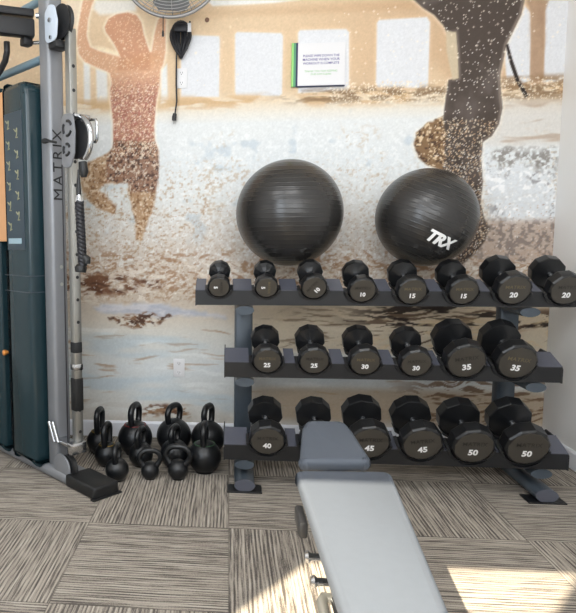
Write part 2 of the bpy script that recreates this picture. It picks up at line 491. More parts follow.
# sea foam, speckle growing towards the splash
sp = fbm(70, 80, 21, 2)
over((178, 146, 112), ss(.60, .74, sp) * band(170, 300, .15) * (.35 + .4 * ss(row(210), row(255), GZ) * 0 + .35 * ss(.4, .6, fbm(4, 4, 23))) )
over((196, 176, 150), ss(.58, .72, fbm(45, 60, 25, 2)) * band(132, 215, .1) * ss(.45, .62, fbm(3.5, 4, 26)) * .6)
over((238, 240, 240), ss(.56, .74, fbm(60, 60, 27, 2)) * band(125, 290, .08) * .6)
over((150, 172, 190), ss(.66, .8, fbm(9, 9, 28, 3)) * band(118, 240, .1) * .3)
# splash and broken wave
spl = band(250, 300, .05)
over((158, 116, 82), ss(.5, .68, warped(30, 60, 31, .25)) * spl * .75)
over((120, 80, 56), poly_mask('brownL', .02, .02) * ss(.30, .5, warped(9, 24, 33, .2)) * .95)
over((92, 58, 42), poly_mask('brownL', .01, .02) * ss(.52, .68, warped(14, 40, 34, .3)) * .8)
over((232, 222, 208), ss(.56, .68, warped(16, 50, 35, .3)) * band(262, 306, .03) * .75)
over((208, 206, 210), poly_mask('foam', .010, .005))
over((176, 180, 192), poly_mask('foam', .02, .006) * ss(.42, .6, fbm(10, 26, 36)) * .8)
over((128, 88, 60), poly_mask('brownM', .012, .015) * ss(.40, .55, warped(30, 70, 37, .3)) * .95)
over((80, 52, 38), poly_mask('brownM', .01, .015) * ss(.52, .62, warped(22, 50, 38, .2)) * .9)
# smooth water with thin brown streaks
st = warped(4.5, 46, 41, .10)
over((170, 132, 98), ss(.66, .80, st) * band(318, 408, .03) * .6)
over((236, 238, 236), ss(.6, .75, warped(3, 26, 43, .08)) * band(325, 425, .04) * .5)
over((176, 198, 212), ss(.5, .7, warped(1.6, 8, 44, .05)) * band(328, 425, .05) * (1 - right) * .45)
over((150, 108, 72), poly_mask('streakB', .012, .012) * ss(.42, .55, warped(14, 70, 46, .2)) * .85)
over((96, 62, 42), poly_mask('streakB', .01, .012) * ss(.54, .64, warped(14, 60, 47, .12)) * .8)
# warm shallows behind the rack
rk = ss(-.05, .35, GX)
over((208, 188, 156), band(304, 352, .03) * rk * .65)
over((84, 62, 46), band(308, 348, .02) * rk * ss(.58, .70, warped(6, 52, 51, .18)) * (.35 + .5 * right))
over((44, 34, 30), band(303, 326, .015) * ss(.55, 1.0, GX) * ss(.48, .58, warped(8, 60, 53, .2)) * .9)
over((216, 190, 150), band(318, 352, .02) * ss(.6, 1.1, GX) * ss(.52, .62, warped(8, 50, 55, .2)) * .7)
over((186, 160, 128), band(388, 426, .03) * rk * .7)
over((112, 82, 58), band(376, 426, .03) * ss(.9, 1.3, GX) * ss(.52, .62, warped(8, 55, 57, .2)) * .8)
# right-hand breaker
over((214, 206, 196), band(104, 150, .03) * ss(1.35, 1.5, GX) * .6)
over((184, 160, 138), band(108, 148, .02) * ss(1.3, 1.5, GX) * ss(.55, .7, warped(3, 20, 61, .1)) * .7)
over((134, 128, 122), poly_mask('waveR', .02, .02) * ss(.36, .56, fbm(55, 60, 63, 3)) * .85)
over((220, 224, 228), poly_mask('sprayR', .03, .03) * .8)
over((148, 146, 148), poly_mask('sprayR', .03, .03) * ss(.54, .64, fbm(60, 60, 65, 3)) * .8 * ss(.4, .55, fbm(8, 8, 69)))
over((250, 250, 250), poly_mask('sprayR', .03, .03) * ss(.58, .7, fbm(40, 44, 66, 2)) * .8)
over((186, 164, 148), band(222, 262, .03) * ss(1.38, 1.5, GX) * .85)
over((120, 108, 102), band(222, 264, .03) * ss(1.38, 1.5, GX) * ss(.5, .62, fbm(50, 60, 68, 2)) * .7)
# runner on the left
for nm in ('wArm', 'wHead', 'wArmR', 'wTorso'):
    over((252, 240, 216), poly_mask(nm, .010) * .0 + np.clip(poly_mask(nm, .020) * 1.9, 0, 1) * .8)
wm = np.maximum.reduce([poly_mask(k, .005) for k in ('wArm', 'wHead', 'wArmR', 'wTorso')])
over((218, 166, 130), wm * .95)
over((204, 146, 112), poly_mask('wHead', .006) * .8)
over((206, 146, 100), poly_mask('wTorso', .02) * ss(row(70), row(52), GZ) * .4)
tor = poly_mask('wTorso', .006) * ss(row(66), row(84), -GZ * 0 + (row(66) + row(84) - GZ))
tor = poly_mask('wTorso', .006) * (1 - ss(row(98), row(62), GZ))
over((186, 132, 110), tor * .85)
over((176, 104, 92), tor * ss(.5, .64, fbm(60, 60, 71, 2)) * .6)
over((140, 92, 76), tor * ss(.56, .66, fbm(90, 90, 72, 2)) * .5)
over((250, 232, 200), poly_mask('armstroke', .008) * .8)
leg = np.maximum.reduce([poly_mask(k, .008, .006) for k in ('wThigh', 'wShin', 'wCalf')])
over((180, 134, 90), leg * .8)
over((232, 214, 186), leg * ss(.55, .66, fbm(80, 80, 73, 2)) * .75)
over((132, 92, 60), leg * ss(.60, .70, fbm(70, 70, 74, 2)) * .8)
sh = poly_mask('wShorts', .006, .004)
over((150, 108, 84), sh * .9)
over((84, 60, 52), sh * ss(.53, .63, fbm(75, 75, 75, 2)) * .85)
over((236, 222, 200), sh * ss(.6, .7, fbm(80, 80, 76, 2)) * .8)
dots(wm, 900, .0035, .0062, [(246, 214, 172), (250, 228, 196)], .7)
dots(tor, 900, .0035, .0066, [(254, 240, 220), (246, 220, 186), (150, 92, 70)], .9)
# runner on the right
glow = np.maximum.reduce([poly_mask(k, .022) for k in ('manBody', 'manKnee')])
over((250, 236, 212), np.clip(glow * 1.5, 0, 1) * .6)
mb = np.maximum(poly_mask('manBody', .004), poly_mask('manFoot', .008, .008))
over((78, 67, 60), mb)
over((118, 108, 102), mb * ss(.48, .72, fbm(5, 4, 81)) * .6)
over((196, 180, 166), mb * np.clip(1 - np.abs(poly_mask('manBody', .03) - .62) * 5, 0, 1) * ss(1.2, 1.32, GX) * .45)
over((58, 44, 38), mb * (1 - ss(row(190), row(80), GZ)) * .35)
over((206, 188, 158), poly_mask('manShorts', .005) * .95)
kn = poly_mask('manKnee', .006, .006)
over((136, 104, 72), kn)
over((74, 52, 38), kn * ss(.55, .65, fbm(70, 70, 83, 2)) * .8)
over((232, 206, 168), kn * ss(.58, .68, fbm(75, 75, 84, 2)) * .9)
dots(mb, 330, .0035, .0062, [(255, 250, 240), (246, 232, 212)], .95)
low = mb * (1 - ss(row(128), row(118), GZ))
dots(low, 620, .0035, .0066, [(246, 226, 196), (214, 176, 136)], .9)
over((70, 48, 38), poly_mask('strap', .003) * 0.0 + poly_mask('strap', .004))
over((40, 34, 32), poly_mask('strap', .003) * .9)
# loose spray
dots(band(84, 106, .01) * ss(.45, .7, GX) * (1 - np.maximum(mb, kn)), 700, .0035, .007, [(252, 240, 218), (236, 214, 180)], .9)
dots(band(4, 92, .01) * ss(.3, .8, GX), 150, .003, .008, [(252, 240, 222)], .8)
dots(band(4, 92, .01) * (1 - ss(-.2, .3, GX)), 90, .004, .010, [(250, 234, 204)], .7)
dots(band(205, 300, .02), 2600, .003, .006, [(160, 116, 82), (182, 140, 104)], .6)
dots(band(150, 300, .02), 2200, .003, .0062, [(248, 246, 240)], .7)
gy = IMG.mean(-1, keepdims=True)
IMG = gy + (IMG - gy) * .92
IMG *= (1 + (fbm(120, 120, 91, 2) - .5) * .07)[..., None]

def wall_mesh():
    nr, nc = GX.shape
    me = bpy.data.meshes.new('wall_back')
    co = np.stack([GX, np.zeros_like(GX) + YB, GZ], -1).reshape(-1, 3)
    i = np.arange(nr - 1)[:, None] * nc + np.arange(nc - 1)[None, :]
    q = np.stack([i, i + 1, i + nc + 1, i + nc], -1).reshape(-1, 4)
    # a solid back so the wall has thickness
    base = len(co)
    bk = np.array([[XL, YB + .1, 0], [XR, YB + .1, 0], [XR, YB + .1, ZC], [XL, YB + .1, ZC]])
    co = np.vstack([co, bk])
    q = np.vstack([q, [[base + 3, base + 2, base + 1, base]]])
    me.vertices.add(len(co)); me.vertices.foreach_set('co', co.astype(np.float32).ravel())
    me.loops.add(q.size); me.loops.foreach_set('vertex_index', q.astype(np.int32).ravel())
    me.polygons.add(len(q)); me.polygons.foreach_set('loop_start', (np.arange(len(q)) * 4).astype(np.int32))
    me.update(calc_edges=True)
    c = np.clip(IMG / 255.0, 0, 1)
    lin = np.where(c <= .04045, c / 12.92, ((c + .055) / 1.055) ** 2.4).reshape(-1, 3)
    lin = np.vstack([lin, np.full((4, 3), .7)])
    at = me.color_attributes.new('print', 'FLOAT_COLOR', 'POINT')
    at.data.foreach_set('color', np.hstack([lin, np.ones((len(lin), 1))]).astype(np.float32).ravel())
    return me

def mural_material():
    m = bpy.data.materials.new('printed beach mural')
    m.use_nodes = True
    N, L = m.node_tree.nodes, m.node_tree.links
    b = N['Principled BSDF']
    b.inputs['Roughness'].default_value = 0.6
    b.inputs['Specular IOR Level'].default_value = 0.25
    a = N.new('ShaderNodeVertexColor'); a.layer_name = 'print'
    n = N.new('ShaderNodeTexNoise'); n.inputs['Scale'].default_value = 160; n.inputs['Detail'].default_value = 2
    tc = N.new('ShaderNodeTexCoord'); L.new(tc.outputs['Object'], n.inputs['Vector'])
    mp = N.new('ShaderNodeMapRange'); mp.inputs['To Min'].default_value = .95; mp.inputs['To Max'].default_value = 1.05
    L.new(n.outputs['Fac'], mp.inputs['Value'])
    mx = N.new('ShaderNodeMix'); mx.data_type = 'RGBA'; mx.blend_type = 'MULTIPLY'; mx.inputs['Factor'].default_value = 1
    L.new(a.outputs['Color'], mx.inputs['A']); L.new(mp.outputs['Result'], mx.inputs['B'])
    L.new(mx.outputs['Result'], b.inputs['Base Color'])
    return m

wb = bpy.data.objects.new('wall_back', wall_mesh())
wb.data.materials.append(mural_material())
COL.objects.link(wb)
tag(wb, kind='structure')

# ------------------------------------------------------------------ dumbbell rack
RK = empty('dumbbell_rack', (0.79, 3.3, 0))
tag(RK, 'black three-tier dumbbell rack on grey uprights and feet against the mural', 'dumbbell rack')
RO = Vector((-0.79, -3.3, 0))                    # geometry below is laid out in room metres
TILT = rad(22)
CT, ST = math.cos(TILT), math.sin(TILT)
# tier: underside height, y of the front dumbbell faces, rail ends, dumbbells (x, head radius, pounds, roll in degrees, badge tone, depth it sinks into its cup)
TIERS = [
    (0.898, 3.13, -0.168, 1.75, [(-.048, .0585, 5, -90, 0, -.022), (.192, .0600, 5, -90, 1, -.020), (.429, .0665, 10, 48, 0, -.013), (.667, .0700, 10, 0, 0, .004),
                                 (.907, .075, 15, 0, 1, .013), (1.152, .075, 15, 0, 1, .013), (1.388, .084, 20, 0, 1, .013), (1.630, .083, 20, 0, 2, .012)]),
    (0.542, 3.03, -0.016, 1.60, [(.194, .0755, 25, 0, 1, -.002), (.424, .0770, 25, 0, 0, -.002), (.668, .0780, 30, 0, 1, .000), (.909, .0775, 30, 3, 0, .003),
                                 (1.142, .0970, 35, 9, 0, .009), (1.375, .0965, 35, -8, 1, .009)]),
    (0.146, 2.93, -0.016, 1.60, [(.193, .0890, 40, 0, 0, -.008), (.438, .0900, 40, 0, 0, -.008), (.680, .0985, 45, 0, 0, -.003), (.922, .0985, 45, 9, 0, -.003),
                                 (1.156, .1000, 50, 0, 0, .005), (1.398, .1030, 50, 0, 0, .006)]),
]
def span(r):                                      # overall length and head thickness
    if r < .069:
        return .226, .054
    return .242 + (r - .069) * 1.15, .058 + (r - .069) * .75
for x in (.085, 1.49):
    MB().box(Vector((x, 3.43, .485)) + RO, (.10, .075, .87), .018).build('upright', M_frame, RK, 40)
    f = MB()
    f.tube([Vector((x, y, .035)) + RO for y in (2.925, 3.0, 3.3, 3.66)], .05, 20, squash=(1.0, .62))
    f.build('foot', M_frame, RK, 40)
    MB().tube([Vector((x, y, .035)) + RO for y in (2.917, 2.926)], .0505, 20, squash=(1.0, .62)).build('end_cap', M_deck, RK, 40)
    MB().box(Vector((x, 2.955, .004)) + RO, (.17, .10, .008), .002).build('floor_plate', M_rail, RK)

def chord(r, h):
    return math.sqrt(max(r * r - h * h, 0))

for zb, yf, x0, x1, items in TIERS:
    yr = yf + .04
    for x in (.085, 1.49):
        a = MB()
        a.tube([Vector((x, y, zb - .028)) + RO for y in (yr + .01, yr + .1, 3.40)], .048, 18, squash=(1.0, .5))
        a.build('shelf_arm', M_frame, RK, 40)
    top = zb + .078
    # front rail, notched round the dumbbell cups
    out = [(x0, zb), (x1, zb), (x1, top)]
    gaps = []
    for (x, r, lb, roll, tone, drop) in reversed(items):
        rr = r + .019
        zc = zb + .014 + r + .018 - drop
        h = top - zc
        if h < 0:
            a0 = math.asin(h / rr)
            angs = np.linspace(a0, -PI - a0, 17)
        else:
            angs = np.linspace(0, -PI, 17)
        for a in angs:
            px, pz = x + rr * math.cos(a), max(zc + rr * math.sin(a), zb + .005)
            if h >= 0 and a in (angs[0], angs[-1]):
                pz = top
            out.append((px, min(pz, top)))
    out.append((x0, top))
    cl = []
    for p in out:                                 # neighbouring cups may meet: keep the outline running leftwards
        if len(cl) > 3 and p[0] > cl[-1][0] - 1e-4 and p[1] >= top - 1e-6:
            continue
        cl.append(p)
    M = Matrix.Translation(RO) @ Matrix(((1, 0, 0, 0), (0, 0, -1, yr + .03), (0, 1, 0, 0), (0, 0, 0, 1)))
    MB().prism(cl, .03, M).build('front_rail', M_rail, RK)
    # sloping deck strips between the cups
    edges = [x0]
    for (x, r, lb, roll, tone, drop) in items:
        axh = (zb + .014 + r + .02 - drop) - top
        g = chord(r + .019, axh * CT) if axh > 0 else r + .019
        edges += [x - g, x + g]
    edges.append(x1)
    for a, b in zip(edges[::2], edges[1::2]):
        if b - a > .004:
            MB().box(Vector(((a + b) / 2, yr + .062, top + .024)) + RO, (b - a, .135, .005), rot=Matrix.Rotation(TILT, 4, 'X')).build('deck_panel', M_deck, RK)
    MB().box(Vector(((x0 + x1) / 2, yf + .235, zb + .058 - 0.006)) + RO, (x1 - x0 - .02, .05, .03), .004, Matrix.Rotation(TILT, 4, 'X')).build('rear_rail', M_rail, RK)
    for xe, w in ((x0, 1), (x1, -1)):
        pr = [(0, -.003), (0, .066), (.012, .080), (.125, .122), (.22, .130), (.25, .10), (.24, .055), (.13, .02), (.06, -.003)]
        # local x -> +Y, local y -> Z, local z -> X
        M = Matrix.Translation(RO) @ Matrix(((0, 0, 1, xe - .003), (1, 0, 0, yr - .002), (0, 1, 0, zb), (0, 0, 0, 1)))
        MB().prism(pr, .006, M).build('end_plate', M_black, RK)
    # moulded cups: a front and a rear trough for every dumbbell
    for (x, r, lb, roll, tone, drop) in items:
        L, T = span(r)
        for t0, t1, th, ha in ((.012, T + .012, .013, rad(76)), (L - T - .002, L - .012, .010, rad(42))):
            secs = []
            n = 14
            for t in (t0, t1):
                ring = []
                for k in range(n + 1):
                    a = -PI / 2 - ha + 2 * ha * k / n
                    ring.append((math.cos(a) * (r + .003), math.sin(a) * (r + .003), t))
                for k in range(n, -1, -1):
                    a = -PI / 2 - ha + 2 * ha * k / n
                    ring.append((math.cos(a) * (r + .003 + th), math.sin(a) * (r + .003 + th), t))
                secs.append([Vector((x + p[0], yf + p[2] * CT - p[1] * ST, zb + .014 - drop + r + p[2] * ST + p[1] * CT)) + RO for p in ring])
            MB().loft(secs).build('cup', M_cup, RK, 35)

# ------------------------------------------------------------------ dumbbells
NUM = {}
def number_mesh(lb, r):
    if lb not in NUM:
        NUM[lb] = text_mesh(str(lb), r * .44, .0006, bold=r * .016, spacing=1.02)
    return NUM[lb]
BADGE = text_mesh('MATRIX', 1.0, .01, bold=.012, spacing=1.05)

def make_dumbbell(r, lb, tone):
    """axis along local Y, front face at y=0, lowest point of the heads at z=0"""
    root = empty('dumbbell')
    L, T = span(r)
    R10 = r / math.cos(PI / 20)
    ax = lambda y, s=1: Matrix.Translation((0, y, r)) @ Matrix.Rotation(-PI / 2 * s, 4, 'X')
    for front in (True, False):
        h = MB()
        prof = [(R10 * .89, 0), (R10 * .93, .0022), (R10 * .99, .009), (R10, .013), (R10, T - .014), (R10 * .975, T - .008), (R10 * .62, T), (.021, T + .012)]
        h.lathe(prof, 10, ax(0) if front else ax(L, -1), PI / 20 * 3)
        hd = h.build('head', M_ure, root, 12)
        if front or True:
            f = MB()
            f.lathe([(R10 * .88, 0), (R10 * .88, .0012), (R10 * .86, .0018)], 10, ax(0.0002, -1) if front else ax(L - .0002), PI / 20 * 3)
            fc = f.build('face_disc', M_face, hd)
        if front:
            e = MB()
            e.mesh(number_mesh(lb, r), Matrix.Translation((0, -.0022, r - r * .30)) @ FACE)
            e.build('weight_number', M_white, hd)
            g = MB()
            g.mesh(BADGE, Matrix.Translation((0, -.0020, r + r * .20)) @ FACE @ Matrix.Scale(r * .30, 4))
            g.build('lettering', M_badge if tone == 1 else M_badged, hd)
    MB().tube([(0, T + .006, r), (0, (L) / 2, r), (0, L - T - .006, r)], [.0155, .0175, .0155], 16).build('handle', M_chrome, root, 40)
    return root

where = {5: ['first from the left end of the top shelf', 'second from the left on the top shelf'],
         10: ['third from left on the top shelf, below the left ball', 'fourth from left on the top shelf, between the balls'],
         15: ['on the top shelf, under the left side of the logo ball', 'on the top shelf, under the right side of the logo ball'],
         20: ['second from the right end of the top shelf', 'at the right end of the top shelf, beside the wall'],
         25: ['at the left end of the middle shelf', 'second from the left on the middle shelf'],
         30: ['third from the left on the middle shelf', 'fourth from the left on the middle shelf'],
         35: ['second from the right end of the middle shelf', 'at the right end of the middle shelf'],
         40: ['at the left end of the bottom shelf', 'on the bottom shelf, mostly hidden behind the bench seat'],
         45: ['on the bottom shelf, partly covered by the bench seat', 'fourth from the left on the bottom shelf'],
         50: ['second from the right end of the bottom shelf', 'at the right end of the bottom shelf']}
seen = {}
for ti, (zb, yf, x0, x1, items) in enumerate(TIERS):
    for (x, r, lb, roll, tone, drop) in items:
        d = make_dumbbell(r, lb, tone)
        k = seen.get(lb, 0); seen[lb] = k + 1
        cen = Vector((x, yf, zb + .014 - drop + r))
        d.rotation_mode = 'YXZ'
        d.rotation_euler = (TILT, rad(-roll), 0)
        M = d.rotation_euler.to_matrix()
        d.location = cen - M @ Vector((0, 0, r))
        tag(d, 'black %d lb dumbbell %s' % (lb, where[lb][k]), 'dumbbell', 'dumbbells on the rack')

# ------------------------------------------------------------------ exercise balls
def ball_material(name, tilt):
    m = mat(name, rgb(44, 43, 42), 0.27, spec=.6)
    N, L = m.node_tree.nodes, m.node_tree.links
    b = N['Principled BSDF']
    tc = N.new('ShaderNodeTexCoord')
    mp = N.new('ShaderNodeMapping'); mp.inputs['Rotation'].default_value = tilt
    L.new(tc.outputs['Object'], mp.inputs[0])
    w = N.new('ShaderNodeTexWave'); w.wave_type = 'BANDS'; w.bands_direction = 'Z'; w.inputs['Scale'].default_value = 14
    L.new(mp.outputs[0], w.inputs['Vector'])
    n = N.new('ShaderNodeTexNoise'); n.inputs['Scale'].default_value = 3
    mp2 = N.new('ShaderNodeMapping'); mp2.inputs['Scale'].default_value = (.3, .3, 14)
    L.new(mp.outputs[0], mp2.inputs[0]); L.new(mp2.outputs[0], n.inputs['Vector'])
    mu = N.new('ShaderNodeMath'); mu.operation = 'MULTIPLY'
    pw = N.new('ShaderNodeMath'); pw.operation = 'POWER'; pw.inputs[1].default_value = 10
    L.new(w.outputs['Fac'], pw.inputs[0])
    L.new(pw.outputs[0], mu.inputs[0]); L.new(n.outputs['Fac'], mu.inputs[1])
    bp = N.new('ShaderNodeBump'); bp.inputs['Strength'].default_value = .35; bp.inputs['Distance'].default_value = .004
    L.new(mu.outputs[0], bp.inputs['Height']); L.new(bp.outputs['Normal'], b.inputs['Normal'])
    return m

def make_ball(c, R, m, label):
    t = MB()
    n = 40
    t.lathe([(R * math.sin(PI * k / n), -R * math.cos(PI * k / n)) for k in range(n + 1)], 72)
    o = t.build('exercise_ball', m, None, 180)
    o.location = c
    tag(o, label, 'exercise ball', 'exercise balls on the rack')
    return o
make_ball((.327, 3.437, 1.379), .288, ball_material('ribbed black ball vinyl', (0, 0, 0)), 'larger plain black ribbed exercise ball, left one on top of the rack')
BC, BR = Vector((1.060, 3.468, 1.350)), .262
b2 = make_ball(BC, BR, ball_material('ribbed black ball vinyl tilted', (0, rad(-24), 0)), 'smaller black exercise ball with white lettering, right one on top of the rack')
nrm = Vector((.014, -.881, -.474)).normalized()
tx = Vector((.59, .19, -.25)); tx = (tx - nrm * tx.dot(nrm)).normalized()
ty = nrm.cross(tx)
me = text_mesh('TRX', .084, .001, bold=.0036, spacing=.92, shear=.12)
bmt = bmesh.new(); bmt.from_mesh(me)
bmesh.ops.subdivide_edges(bmt, edges=bmt.edges[:], cuts=1)
for v in bmt.verts:
    q = (nrm + (tx * v.co.x + ty * v.co.y) / BR).normalized()
    v.co = q * (BR + .0015 + v.co.z)
bmt.to_mesh(me); bmt.free()
lt = MB().mesh(me).build('lettering', M_white, b2)
tag(lt, 'white printed lettering')

# ------------------------------------------------------------------ kettlebells
def make_kettlebell(x, y, r, top, ang, width, thick, label, band=None, flat=.93):
    """bell resting on the floor, horn-shaped handle; ang turns the handle about the vertical"""
    root = empty('kettlebell', (x, y, 0), ang)
    cz = r * flat
    b = MB()
    prof = [(0, 0), (r * .55, 0)]
    a0 = math.acos(flat)
    for k in range(1, 25):
        a = a0 + (PI - a0) * k / 24
        if r * math.sin(a) < r * .56 and a < PI / 2:
            continue
        prof.append((max(r * math.sin(a), 0), cz - r * math.cos(a)))
    b.lathe(prof, 36)
    b.build('bell', M_iron, root, 60)
    w = width / 2
    zs0 = cz + r * .72
    h = MB()
    zt = top - thick
    rc = min(w * .8, (zt - zs0) * .6)
    pts = [(-w * .62, 0, zs0 - .008), (-w * .9, 0, zs0 + (zt - rc - zs0) * .45), (-w, 0, zt - rc)]
    for k in range(1, 7):
        a = PI - PI / 2 * k / 7
        pts.append((-w + rc + rc * math.cos(a), 0, zt - rc + rc * math.sin(a)))
    pts.append((-(w - rc), 0, zt)); pts.append((0, 0, zt + thick * .02))
    pts = pts + [(-p[0], p[1], p[2]) for p in pts[-2::-1]]
    n = len(pts)
    rs = [thick * (1.18 if i in (0, n - 1) else 1.0) for i in range(n)]
    h.tube(pts, rs, 12)
    h.build('handle', M_iron, root, 60)
    if band:
        zr = cz + r * .80
        ring = MB()
        ring.tube([(r * .61 * math.cos(2 * PI * k / 40), r * .61 * math.sin(2 * PI * k / 40), zr) for k in range(40)], .0026, 8, closed=True)
        ring.build('colour_band', BAND[band], root, 60)
    tag(root, label, 'kettlebell', 'kettlebells by the baseboard')
    return root

BAND = {'gold': mat('gold paint', rgb(128, 104, 44), .5), 'green': mat('dull green paint', rgb(52, 84, 56), .5), 'red': mat('dull red paint', rgb(120, 44, 44), .5)}
# x, y, radius, handle top, handle turn, handle width, bar radius
KB = [(-.742, 3.423, .0760, .275, 83, .105, .0165, 'medium black kettlebell at the far left of the back row, beside the cable machine', 'gold'),
      (-.660, 3.228, .0690, .247, 82, .100, .0160, 'medium black kettlebell with gold band at the left of the middle row', 'gold'),
      (-.567, 3.022, .0612, .198, 86, .090, .0145, 'small black kettlebell at the front left, just behind the rubber foot cap'),
      (-.534, 3.432, .1000, .305, 75, .120, .0180, 'large black kettlebell second from the left in the back row', 'red'),
      (-.473, 3.239, .0680, .222, 74, .100, .0160, 'medium black kettlebell in front of the second large one from the left'),
      (-.400, 3.058, 0.0474, .164, 6, .110, .0140, 'smallest black kettlebell, broad handle facing out, middle of the front row'),
      (-.313, 3.488, .1020, .292, 58, .120, .0180, 'largest black kettlebell, third from the left in the back row, below the lower outlet'),
      (-.288, 3.242, .0788, .238, 74, .105, .0165, 'medium black kettlebell in front of the largest one, below the lower outlet'),
      (-.255, 3.069, .0537, .186, -6, .130, .0150, 'small black kettlebell with broad handle at the right end of the front row'),
      (-.113, 3.477, .0985, .296, 68, .115, .0175, 'large black kettlebell at the right end of the back row, beside the rack'),
      (-.122, 3.183, .0890, .276, 86, .115, .0170, 'large black kettlebell at the right of the middle row, nearest the rack', 'green')]
for k in KB:
    make_kettlebell(k[0], k[1], k[2], k[3], rad(k[4]), k[5], k[6], k[7], k[8] if len(k) > 8 else None)

# ------------------------------------------------------------------ incline bench
BN = empty('weight_bench', (.35, 1.6, 0))
tag(BN, 'adjustable weight bench with charcoal vinyl pads in front of the rack', 'weight bench')
BO = Vector((-.35, -1.6, 0))

def rounded(poly, rr, n=5):
    out = []
    m = len(poly)
    for i in range(m):
        p, a, b = Vector(poly[i]), Vector(poly[i - 1]), Vector(poly[(i + 1) % m])
        r_ = rr[i] if isinstance(rr, (list, tuple)) else rr
        u, w = (a - p).normalized(), (b - p).normalized()
        th = u.angle(w)
        dd = min(r_ / math.tan(th / 2), (a - p).length * .49, (b - p).length * .49)
        rad_ = dd * math.tan(th / 2)
        c = p + (u + w).normalized() * (rad_ / math.sin(th / 2))
        s, e = p + u * dd - c, p + w * dd - c
        for k in range(n + 1):
            v = s.lerp(e, k / n)
            if v.length > 1e-9:
                v = v.normalized() * rad_
            out.append((c.x + v.x, c.y + v.y))
    return out

def pad(poly, rr, thick, plane, name, bev=.016):
    t = MB()
    t.prism(rounded(poly, rr), thick, plane, bev, 3)
    return t.build(name, M_vinyl, BN, 40)

pad([(.238, 1.06), (.434, 1.06), (.531, 1.995), (.223, 1.975)], [.03, .03, .03, .02], .055, Matrix.Translation(BO + Vector((0, 0, .425))), 'backrest_pad')
# seat pad hinged behind it and tipped up at its far end
sl = math.atan2(.055, .28)
SM = Matrix.Translation(BO + Vector((.36, 2.045, .440))) @ Matrix.Rotation(sl, 4, 'X')
pad([(-.118, .0), (.128, .015), (.100, .23), (.082, .305), (-.058, .305), (-.082, .24)], [.02, .03, .05, .035, .035, .05], .048, SM, 'seat_pad', .018)
f = MB()
f.box(Vector((.36, 1.52, .235)) + BO, (.06, .78, .06), .008)
f.box(Vector((.36, 1.93, .33)) + BO, (.06, .06, .20), .008)
f.box(Vector((.36, 2.10, .412)) + BO, (.08, .22, .02), .004, Matrix.Rotation(sl, 4, 'X'))
f.build('frame', M_silver, BN, 40)
MB().box(Vector((.345, 1.5, .40)) + BO, (.07, .72, .045), .006).build('backrest_support', M_silver, BN, 40)
for y, z in ((1.80, .13), (1.22, .13)):
    g = MB()
    g.box(Vector((.36, y, z)) + BO, (.06, .06, .2), .006)
    g.box(Vector((.36, y, .03)) + BO, (.30, .07, .05), .012)
    g.build('leg', M_silver, BN, 40)
MB().box(Vector((.222, 1.80, .385)) + BO, (.026, .13, .05), .008).build('hinge_bracket', M_black, BN, 40)
for y in (1.575, 1.455):
    k = MB()
    k.tube([Vector((.30, y, .392)) + BO, Vector((.222, y, .392)) + BO, Vector((.214, y, .392)) + BO, Vector((.206, y, .392)) + BO], [.009, .010, .017, .012], 16)
    k.build('adjustment_knob', M_chrome, BN, 40)
h = MB()
h.tube([Vector((.30, 1.44, .355)) + BO, Vector((.236, 1.44, .36)) + BO, Vector((.228, 1.42, .36)) + BO, Vector((.224, 1.2, .36)) + BO, Vector((.224, 1.05, .36)) + BO, Vector((.25, 1.03, .36)) + BO, Vector((.32, 1.03, .36)) + BO], .0135, 14)
h.build('side_handle', M_steel, BN, 50)
MB().tube([Vector((.262, 1.43, .36)) + BO, Vector((.262, 1.06, .36)) + BO], .012, 12).build('adjustment_bar', M_black, BN, 50)

# ------------------------------------------------------------------ cable machine
CM = empty('cable_machine', (-.578, 2.807, 0), math.atan2(-.667, .745))
tag(CM, 'tall grey cable machine with dark teal weight shroud at the left edge', 'cable machine')
# local x runs along the floor beam towards its rubber foot, local y away from the viewer
MB().box((-.93, 0, .028), (1.36, .145, .056), .022, seg=3).build('base_beam', M_silver, CM, 40)
fc = MB()
fc.box((-.125, 0, .031), (.25, .15, .062), .012, seg=3)
fc.box((-.004, 0, .004), (.03, .17, .008), .002)
fc.build('foot_cap', M_rubber, CM, 40)
colm = MB().box((-.41, 0, 1.28), (.092, .092, 2.46), .02, seg=4).build('column', M_silver, CM, 40)
UPR = Matrix(((0, 0, 1, 0), (0, -1, 0, 0), (1, 0, 0, 0), (0, 0, 0, 1)))
me = text_mesh('MATRIX', 1.0, .008, spacing=1.28)
xsz = max(v.co.x for v in me.vertices) - min(v.co.x for v in me.vertices)
sc = .345 / xsz
MB().mesh(me, Matrix.Translation((-.3635, 0.0, 1.606)) @ UPR @ Matrix.Diagonal((sc, sc * 1.0, sc, 1))).build('lettering', M_black, colm)
for z in (1.10, 1.012):
    MB().tube([(-.366, .004, z), (-.362, .004, z)], .009, 14).build('rivet', M_steel, colm, 40)
rail = MB().box((-.252, .01, 1.225), (.042, .042, 2.02), .005).build('guide_rail', M_steel, CM, 40)
for k in range(17):
    z = 2.06 - .112 * k
    MB().tube([(-.2315, .01, z), (-.2295, .01, z)], .0085, 12).build('pin_hole', M_cup, rail)
# dark sleeve stands in for a dark reflection in the rail; collars above
MB().box((-.252, .01, .46), (.048, .048, .17), .006).build('rail_dark_reflection', M_rubber, CM, 40)
MB().box((-.252, .01, .60), (.05, .05, .035), .008).build('rail_collar', M_chrome, CM, 40)
MB().box((-.252, .01, .70), (.046, .046, .06), .008).build('rail_collar', M_cup, CM, 40)

def wheel(mb, c, r, t, o_dir=1):
    # grooved pulley wheel, axis along local y
    M = Matrix.Translation(c) @ Matrix.Rotation(-PI / 2, 4, 'X')
    mb.lathe([(.012, -t / 2), (r * .8, -t / 2 + .002), (r, -t / 2), (r * .92, 0), (r, t / 2), (r * .8, t / 2 - .002), (.012, t / 2)], 40, M)

